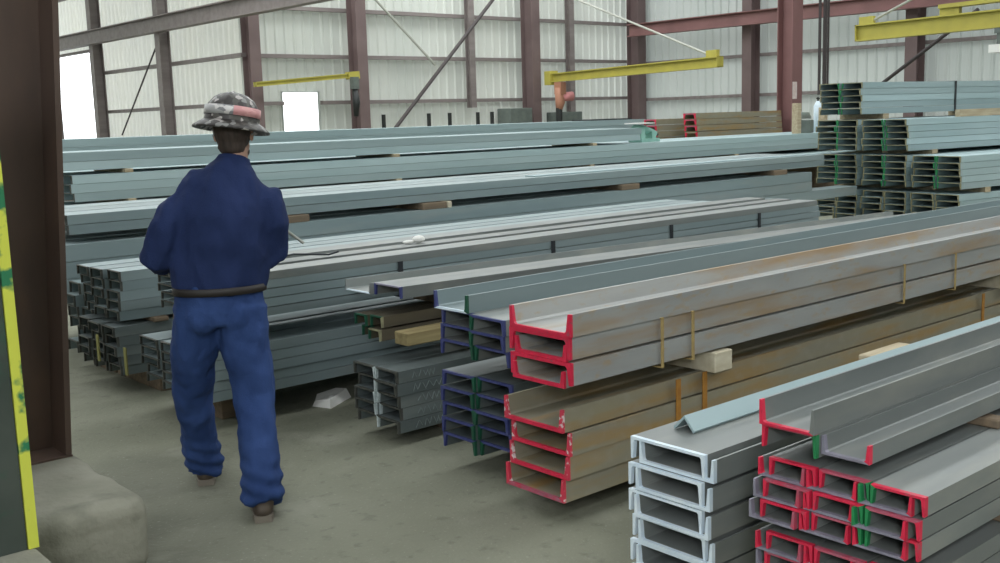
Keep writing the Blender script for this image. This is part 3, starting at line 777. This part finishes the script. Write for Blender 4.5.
# scraps
o = MB().add([(-.13,-.10,0),(.14,-.05,0),(.15,.07,0),(-.02,.11,0),(-.13,.04,0),(-.11,-.08,.05),(.12,-.03,.06),(.12,.05,.055),(-.02,.09,.045),(-.11,.03,.035)],
             [(0,1,2,3,4),(5,6,7,8,9),(0,1,6,5),(1,2,7,6),(2,3,8,7),(3,4,9,8),(4,0,5,9)])
mb = MB(); mb.add([(-.13,-.10,0),(.14,-.05,0),(.15,.07,0),(-.02,.11,0),(-.13,.04,0),(-.11,-.08,.05),(.12,-.03,.06),(.12,.05,.055),(-.02,.09,.045),(-.11,.03,.035)],
             [(0,1,2,3,4),(5,6,7,8,9),(0,1,6,5),(1,2,7,6),(2,3,8,7),(3,4,9,8),(4,0,5,9)])
o = mb.build('paper_bundle', M['paper']); o.location = (3.38, 5.53, 0); o.rotation_euler = (0, 0, .35)
tag(o, 'crumpled white paper bundle on the floor beside the small striped stack', 'paper')
mb = MB(); mb.ell((0,0,.025), (.05,.036,.026), nu=9, nv=5).ell((-.075,.015,.012), (.05,.025,.012), nu=8, nv=5)
o = mb.build('plastic_scrap', M['paper']); o.location = (4.30, 5.80, .875)
tag(o, 'crumpled white plastic scrap on the strapped bundle right of the man', 'scrap')
mb = MB(); mb.tube([(0,0,.01),(.25,.02,.03),(.45,-.06,.012),(.5,-.1,.03)], [.006]*4, 6)
o = mb.build('loose_wire', M['strap']); o.location = (3.05, 5.72, .878)
tag(o, 'dark loose strap end lying on the strapped bundle by the man', 'strap')

# ------------------------------------------------------------------ brown column on its pedestal, panel at the left edge
mb = MB()
zb, zt = .31, 8.6
def tq(x0, x1, y0, y1, lean0, lean1):
    h = 1.0
    vs = []
    for z, l0, l1 in ((zb, 0, 0), (zt, lean0*(zt-zb), lean1*(zt-zb))):
        vs += [(x0+l0, y0, z), (x1+l1, y0, z), (x1+l1, y1, z), (x0+l0, y1, z)]
    mb.add(vs, [(0,1,2,3),(4,5,6,7),(0,1,5,4),(1,2,6,5),(2,3,7,6),(3,0,4,7)])
tq(1.485, 1.51, 4.62, 4.98, .06, .06)
tq(1.00, 1.025, 4.62, 4.98, 0, 0)
tq(1.025, 1.485, 4.79, 4.81, 0, .06)
o = mb.build('building_column', M['brown']); tag(o, 'big dark brown steel column standing on the concrete pedestal', 'column', None, 'structure')
MB().box(.98, 1.512, 4.615, 5.0, .30, .308).build('column_base_plate', M['brown'])['kind'] = 'structure'

# rounded, chipped concrete pedestal
bm = bmesh.new()
nx, ny = 26, 30
X0, X1, Y0, Y1, Hh = .1, 1.555, 3.90, 5.25, .30
def ped(u, v):
    x = X0 + (X1-X0)*u; y = Y0 + (Y1-Y0)*v
    return x, y
bmesh.ops.create_cube(bm, size=1)
for v in bm.verts:
    v.co = Vector((X0 + (X1-X0)*(v.co.x+.5), Y0 + (Y1-Y0)*(v.co.y+.5), Hh*(v.co.z+.5)))
bmesh.ops.bevel(bm, geom=[e for e in bm.edges], offset=.06, segments=5, profile=.5, affect='EDGES')
bmesh.ops.subdivide_edges(bm, edges=[e for e in bm.edges if e.calc_length() > .12], cuts=12, use_grid_fill=True)
for v in bm.verts:
    n = noise.noise(v.co*5.0)*.018 + noise.noise(v.co*17.0)*.007
    top = v.co.z > Hh - .002
    if not (top and v.co.y > 4.5):
        v.co += Vector((n, n*.7, (-abs(n)*.7 if v.co.z > .2 else 0)))
    v.co.z = max(0.0, min(v.co.z, Hh))
me = bpy.data.meshes.new('concrete_pedestal'); bm.to_mesh(me); bm.free()
me.materials.append(M['pedestal']); me.polygons.foreach_set('use_smooth', [True]*len(me.polygons))
o = link('concrete_pedestal', me); tag(o, 'worn rounded concrete pedestal under the brown column', 'pedestal', None, 'structure')

o = MB().box(.35, 1.055, 3.50, 3.84, 0, .30).build('concrete_block', M['pedestal']); bevel(o, .015)
tag(o, 'low concrete block in front of the pedestal at the left edge', 'block')
pn = empty('edge_panel', (.72, 3.69, .301))
tag(pn, 'dark green panel with a yellow-green edge strip at the left edge', 'panel')
MB().box(-.36, .305, -.02, .02, 0, 1.75).build('board', M['panel'], pn)
MB().box(.308, .342, -.026, .026, 0, 1.75).build('edge_strip', M['trimyellow'], pn)['label'] = 'yellow strip with green blotches'

# ------------------------------------------------------------------ the walking man
OX, OY = 2.176, 4.301
FW = Vector((.4515, .8923, 0)); RT = Vector((FW.y, -FW.x, 0))
PT = Matrix(((RT.x, FW.x, 0, OX), (RT.y, FW.y, 0, OY), (0, 0, 1, 0), (0, 0, 0, 1)))   # local: s right, t forward, z up

def merged(name, mb, m, voxel, smooth_n, fold=None, parent=None):
    """one continuous skin over the shapes: voxel remesh, smoothing, then cloth folds by noise"""
    me = mb.mesh(name + '_raw', m)
    o = link(name, me)
    r = o.modifiers.new('r', 'REMESH'); r.mode = 'VOXEL'; r.voxel_size = voxel
    s = o.modifiers.new('s', 'SMOOTH'); s.iterations = smooth_n; s.factor = .5
    dg = bpy.context.evaluated_depsgraph_get()
    me2 = bpy.data.meshes.new_from_object(o.evaluated_get(dg))
    o.modifiers.clear(); o.data = me2; me2.name = name
    if not me2.materials: me2.materials.append(m)
    if fold:
        nrm = [v.normal.copy() for v in me2.vertices]
        for v, n in zip(me2.vertices, nrm):
            v.co += n*fold(v.co)
    me2.polygons.foreach_set('use_smooth', [True]*len(me2.polygons))
    if parent: o.parent = parent
    return o

# body (one continuous surface with head, arms, hands and legs)
pelvis = (-.075, 0, .95)
b = MB()
b.tube([(-.075,0,.86),(-.075,0,.98),(-.06,0,1.10),(-.035,.0,1.28),(-.015,.01,1.40),(.01,.02,1.47)], [(.14,.095),(.15,.10),(.135,.095),(.15,.105),(.14,.095),(.075,.07)], 20)
b.tube([(.01,.02,1.42),(.03,.035,1.52),(.035,.05,1.60)], [.07,.058,.055], 14)
LA = [(-.185,.01,1.345),(-.275,.0,1.26),(-.335,.02,1.13),(-.30,.15,1.10),(-.22,.27,1.10)]
RA = [(.14,.01,1.335),(.18,.0,1.26),(.172,.03,1.13),(.18,.17,1.16),(.165,.30,1.22)]
b.tube([(-.1,.01,1.36)]+LA, [.045,.058,.05,.043,.036,.027], 12)
b.tube([(.07,.01,1.36)]+RA, [.045,.058,.05,.043,.036,.027], 12)
LL = [(-.175,.0,.90),(-.21,.06,.70),(-.228,.15,.50),(-.215,.27,.28),(-.20,.36,.10)]
RL = [(.02,.0,.90),(.025,-.02,.70),(.048,-.04,.50),(.052,-.14,.28),(.050,-.22,.10)]
for leg in (LL, RL):
    b.tube(leg, [.085,.078,.055,.05,.036], 14)
    f = Vector(leg[-1])
    b.tube([f+Vector((0,-.03,-.02)), f+Vector((0,.05,-.05)), f+Vector((0,.15,-.07)), f+Vector((0,.19,-.075))], [(.035,.04),(.038,.035),(.042,.022),(.03,.015)], 12)
# head
HC = Vector((.035, .075, 1.668)); HY = Matrix.Rotation(math.radians(-14), 3, 'Z')
def hp(x, y, z): return HC + HY @ Vector((x, y, z))
b.ell(hp(0,0,.03), (.076,.096,.095), HY, 24, 16)
b.ell(hp(0,.03,-.055), (.058,.07,.065), HY, 20, 14)
b.ell(hp(0,.062,-.095), (.032,.03,.024), HY)
b.tube([hp(0,.09,.015), hp(0,.112,-.018), hp(0,.118,-.034), hp(0,.095,-.042)], [.009,.013,.016,.012], 10)
b.ell(hp(0,.097,-.064), (.024,.011,.007), HY); b.ell(hp(0,.094,-.075), (.021,.011,.008), HY)
b.ell(hp(0,.088,.026), (.05,.014,.009), HY)
for sx in (-1, 1):
    b.ell(hp(sx*.079,-.012,-.012), (.010,.020,.032), HY)
    b.ell(hp(sx*.030,.086,.004), (.013,.012,.008), HY)
# hands: palm, four bent fingers, thumb
def hand(wrist, fwd, out, up, curl):
    w = Vector(wrist); f = Vector(fwd).normalized(); o_ = Vector(out).normalized(); u = f.cross(o_).normalized() * (1 if Vector(up).dot(f.cross(o_)) > 0 else -1)
    B = Matrix((o_, f, u)).transposed()
    b.ell(w + f*.05, (.042,.052,.016), B, 16, 10)
    b.tube([w - f*.03, w + f*.03], [(.027,.022),(.034,.018)], 12)
    for i, (off, ln) in enumerate(((.031,.070),(.011,.078),(-.010,.073),(-.030,.058))):
        p = w + f*.088 + o_*off
        pts = [p - f*.012]; a = 0
        d = f
        for k, fr in enumerate((.45,.3,.25)):
            a += curl*(.8 if k == 0 else 1.0)
            d = f*math.cos(a) - u*math.sin(a)
            pts.append(pts[-1] + d*(ln*fr + (.012 if k == 0 else 0)))
        b.tube(pts, [.0095,.009,.0082,.007], 10)
    t0 = w + f*.025 + o_*.034
    b.tube([t0, t0 + o_*.024 + f*.022 - u*.004, t0 + o_*.026 + f*.05 - u*.018, t0 + o_*.014 + f*.066 - u*.030], [.013,.0115,.010,.008], 10)
hand(LA[-1], (.30,.85,.05), (.8,-.3,.3), (0,0,1), .55)
hand(RA[-1], (.02,.8,.35), (-.9,.1,.2), (0,0,1), .85)
person = merged('person', b, M['skin'], .0065, 4)
person.matrix_world = PT
tag(person, 'man in navy work shirt, jeans and wide-brimmed hard hat walking away from the viewer', 'person')

# clothes
def folds(sc, amp, along=(1,1,.5)):
    def f(co):
        q = Vector((co.x*along[0], co.y*along[1], co.z*along[2]))
        return amp*(noise.noise(q*sc) + .5*noise.noise(q*sc*2.3 + Vector((3,1,7))))
    return f
s = MB()
s.tube([(-.07,0,.965),(-.072,0,1.0),(-.065,.0,1.08),(-.045,.0,1.20),(-.03,.0,1.30),(-.02,.005,1.37),(-.008,.01,1.42),(.006,.015,1.465),(.016,.02,1.51),(.022,.025,1.54)],
       [(.175,.125),(.195,.135),(.20,.14),(.205,.145),(.21,.145),(.215,.14),(.200,.125),(.168,.105),(.112,.088),(.074,.072)], 28)
s.tube([(-.10,.01,1.365),(-.175,.01,1.355),(-.235,.005,1.31)]+LA[1:3]+[(-.315,.115,1.11),(-.245,.235,1.10)], [.075,.082,.082,.080,.072,.062,.050], 18)
s.tube([(.09,.01,1.375),(.15,.01,1.365)]+RA[1:3]+[(.176,.125,1.15),(.165,.245,1.195)], [.075,.083,.080,.070,.060,.050], 18)
s.tube([(.016,.018,1.49),(.03,.032,1.562)], [.080,.074], 18)       # collar
f1 = folds(9, .019, (1.1,1.1,.45)); f2 = folds(22, .005)
shirt = merged('shirt', s, M['shirt'], .011, 5, lambda c: f1(c) + f2(c), person)
s = MB()
s.tube([(-.075,0,.84),(-.075,0,.90),(-.073,0,.97),(-.07,0,1.015)], [(.17,.125),(.195,.14),(.185,.13),(.178,.122)], 26)
LT = [(-.165,.0,.90),(-.20,.045,.72),(-.225,.14,.50),(-.215,.26,.28),(-.20,.345,.075)]
RT_ = [(.02,.0,.90),(.025,-.02,.72),(.046,-.035,.50),(.052,-.135,.28),(.050,-.215,.065)]
s.tube(LT, [.110,.105,.090,.084,.088], 20); s.tube(RT_, [.112,.108,.090,.084,.090], 20)
s.ell((-.15,-.075,.88), (.075,.06,.08)); s.ell((.0,-.075,.88), (.075,.06,.08))
f3 = folds(11, .012, (1,1,.7)); f4 = folds(26, .005)
def jf(c):
    low = max(0, (.30 - c.z)/.30)
    return f3(c) + f4(c) + low*.012*math.sin(c.z*95 + c.x*30)
jeans = merged('jeans', s, M['denim'], .0105, 4, jf, person)
s = MB()
n = 32
ring = []
for k in range(n):
    a = 2*math.pi*k/n
    ring.append((math.cos(a), math.sin(a)))
vs = []; fs = []
for (r_, z) in ((1.0, .975), (1.0, 1.008), (.95, 1.008), (.95, .975)):
    vs += [(-.07 + .203*r_*cx_, .143*r_*cy_, z) for cx_, cy_ in ring]
for j in range(4):
    for k in range(n):
        fs.append((j*n+k, j*n+(k+1) % n, ((j+1) % 4)*n+(k+1) % n, ((j+1) % 4)*n+k))
s.add(vs, fs); s.build('belt', M['belt'], person, True)
for leg, nm in ((LL, 'left'), (RL, 'right')):
    f = Vector(leg[-1])
    s = MB()
    s.tube([f+Vector((0,-.0,.08)), f+Vector((0,-.005,.02)), f+Vector((0,0,-.04))], [.046,.048,.05], 16)
    s.ell(f+Vector((0,-.025,-.052)), (.045,.055,.045))
    s.tube([f+Vector((0,-.03,-.045)), f+Vector((0,.06,-.048)), f+Vector((0,.15,-.058)), f+Vector((0,.205,-.064))], [(.046,.04),(.05,.045),(.054,.034),(.035,.022)], 16)
    bt = merged('boot', s, M['boot'], .008, 4, None, person)
    s = MB()
    out = [(.036,-.075),(.044,-.03),(.040,.04),(.054,.13),(.046,.195),(.02,.235),(-.02,.235),(-.046,.195),(-.054,.13),(-.040,.04),(-.044,-.03),(-.036,-.075)]
    s.prism([(f.x+x_, f.y+y_) for x_, y_ in out], 'z', .001, f.z-.07)
    sl = s.build('sole', M['sole'], bt)
# hair and beard
s = MB()
s.ell(hp(0,-.022,.012), (.083,.090,.10), HY, 22, 14)
s.ell(hp(0,-.055,-.055), (.062,.045,.05), HY)
s.ell(hp(0,.05,-.085), (.055,.05,.035), HY)
hair = merged('hair', s, M['hair'], .009, 2, folds(60, .004), person)
# hard hat with full brim
ht = empty('hard_hat', (0,0,0)); ht.parent = person
ht.matrix_parent_inverse = Matrix.Identity(4)
ht.location = hp(-.004,-.004,.045); ht.rotation_euler = (math.radians(-6), math.radians(7), math.radians(-14))
s = MB(); nu = 40
prof = [(.0,.128),(.03,.126),(.06,.118),(.088,.100),(.108,.072),(.118,.042),(.121,.012),(.123,.0)]
vs = []; fs = []
for (r_, z) in prof:
    for k in range(nu):
        a = 2*math.pi*k/nu
        vs.append((r_*.98*math.cos(a), r_*1.14*math.sin(a), z + .006*max(0, 1-abs(math.sin(a/1.0-math.pi/2))*6)*(r_ < .11)))
for j in range(len(prof)-1):
    for k in range(nu): fs.append((j*nu+k, j*nu+(k+1) % nu, (j+1)*nu+(k+1) % nu, (j+1)*nu+k))
s.add(vs, fs)
sh = s.build('shell', M['hat'], ht, True)
s = MB(); vs = []; fs = []
bp = [(.119,.006),(.150,-.012),(.174,-.030),(.176,-.038),(.171,-.040),(.148,-.022),(.115,-.004)]
for (r_, z) in bp:
    for k in range(nu):
        a = 2*math.pi*k/nu
        vs.append((r_*.95*math.cos(a), r_*1.07*math.sin(a), z))
for j in range(len(bp)):
    j2 = (j+1) % len(bp)
    for k in range(nu): fs.append((j*nu+k, j*nu+(k+1) % nu, j2*nu+(k+1) % nu, j2*nu+k))
s.add(vs, fs); s.build('brim', M['hat'], ht, True)
s = MB(); vs = []; fs = []
for (r_, z) in ((.1235,.022),(.1215,.062),(.1195,.062),(.1215,.022)):
    for k in range(nu):
        a = 2*math.pi*k/nu
        vs.append((r_*.985*math.cos(a), r_*1.145*math.sin(a), z))
for j in range(4):
    for k in range(nu): fs.append((j*nu+k, j*nu+(k+1) % nu, ((j+1) % 4)*nu+(k+1) % nu, ((j+1) % 4)*nu+k))
s.add(vs, fs); o = s.build('sticker_band', M['band'], ht, True); o['label'] = 'band of pale and pinkish stickers'
# safety glasses
gl = MB()
for sx in (-1, 1):
    gl.tube([hp(sx*.085,-.03,-.012), hp(sx*.087,.03,.006), hp(sx*.072,.092,.006)], .004, 6)
    gl.ell(hp(sx*.034,.104,.002), (.03,.006,.02), HY)
gl.build('safety_glasses', M['lens'], person, True)
for sx in (-1, 1):
    MB().ell(hp(sx*.030,.091,.004), (.010,.008,.008), HY).build('eye', M['eye'], person, True)
# what he holds: a slim pale stick
st = MB().tube([(0,0,0),(.165,.0,-.135)], [.008,.007], 8).build('marking_stick', M['cable'])
st.matrix_world = PT @ Matrix.Translation((.165,.385,1.262))
tag(st, 'slim pale stick in the walking man\'s right hand', 'stick')

# ------------------------------------------------------------------ light
W = bpy.data.worlds.new('daylight'); SC.world = W; W.use_nodes = True
bg = W.node_tree.nodes['Background']; bg.inputs[0].default_value = (.93, .97, 1.0, 1); bg.inputs[1].default_value = 3.0
def area(name, loc, sx, sy, power, color=(1,1,1), rot=(0,0,0)):
    l = bpy.data.lights.new(name, 'AREA'); l.shape = 'RECTANGLE'; l.size = sx; l.size_y = sy; l.energy = power; l.color = color
    o = bpy.data.objects.new(name, l); COL.objects.link(o); o.location = loc; o.rotation_euler = rot
    return o
for (a, b), p, xc, w in zip(SKY, (700, 300, 360, 700, 1100), (16, 16, 11, 10, 10), (14, 16, 28, 28, 28)):  # unseen lights added under the roof; first strip fills camera-facing sides
    area('roof_fill', (xc, (a+b)/2, 8.55), w, b-a-.1, p, (.97,1,.98))

l = area('end_fill', (-3.0, -3.0, 3.8), 1.6, 1.6, 240, (.95,.98,1.0)); l.rotation_euler = (Vector((3,2.5,.6))-l.location).to_track_quat('-Z','Y').to_euler()  # unseen light added to brighten the red and white channel ends

# ------------------------------------------------------------------ camera
cam = bpy.data.cameras.new('camera'); co = bpy.data.objects.new('camera', cam); COL.objects.link(co)
cam.sensor_width = 36; cam.lens = 38.485; cam.clip_end = 200
Rm = Matrix(((.7530364,.12187698,-.64659275),(-.65732217,.09545157,-.74754035),(-.02938966,.98794484,.15199094)))
co.matrix_world = Matrix.Translation((0,0,1.70)) @ Rm.to_4x4()
SC.camera = co
vs_ = SC.view_settings
vs_.view_transform = 'Standard'; vs_.look = 'None'; vs_.gamma = 1; vs_.use_curve_mapping = False; vs_.exposure = 0.0
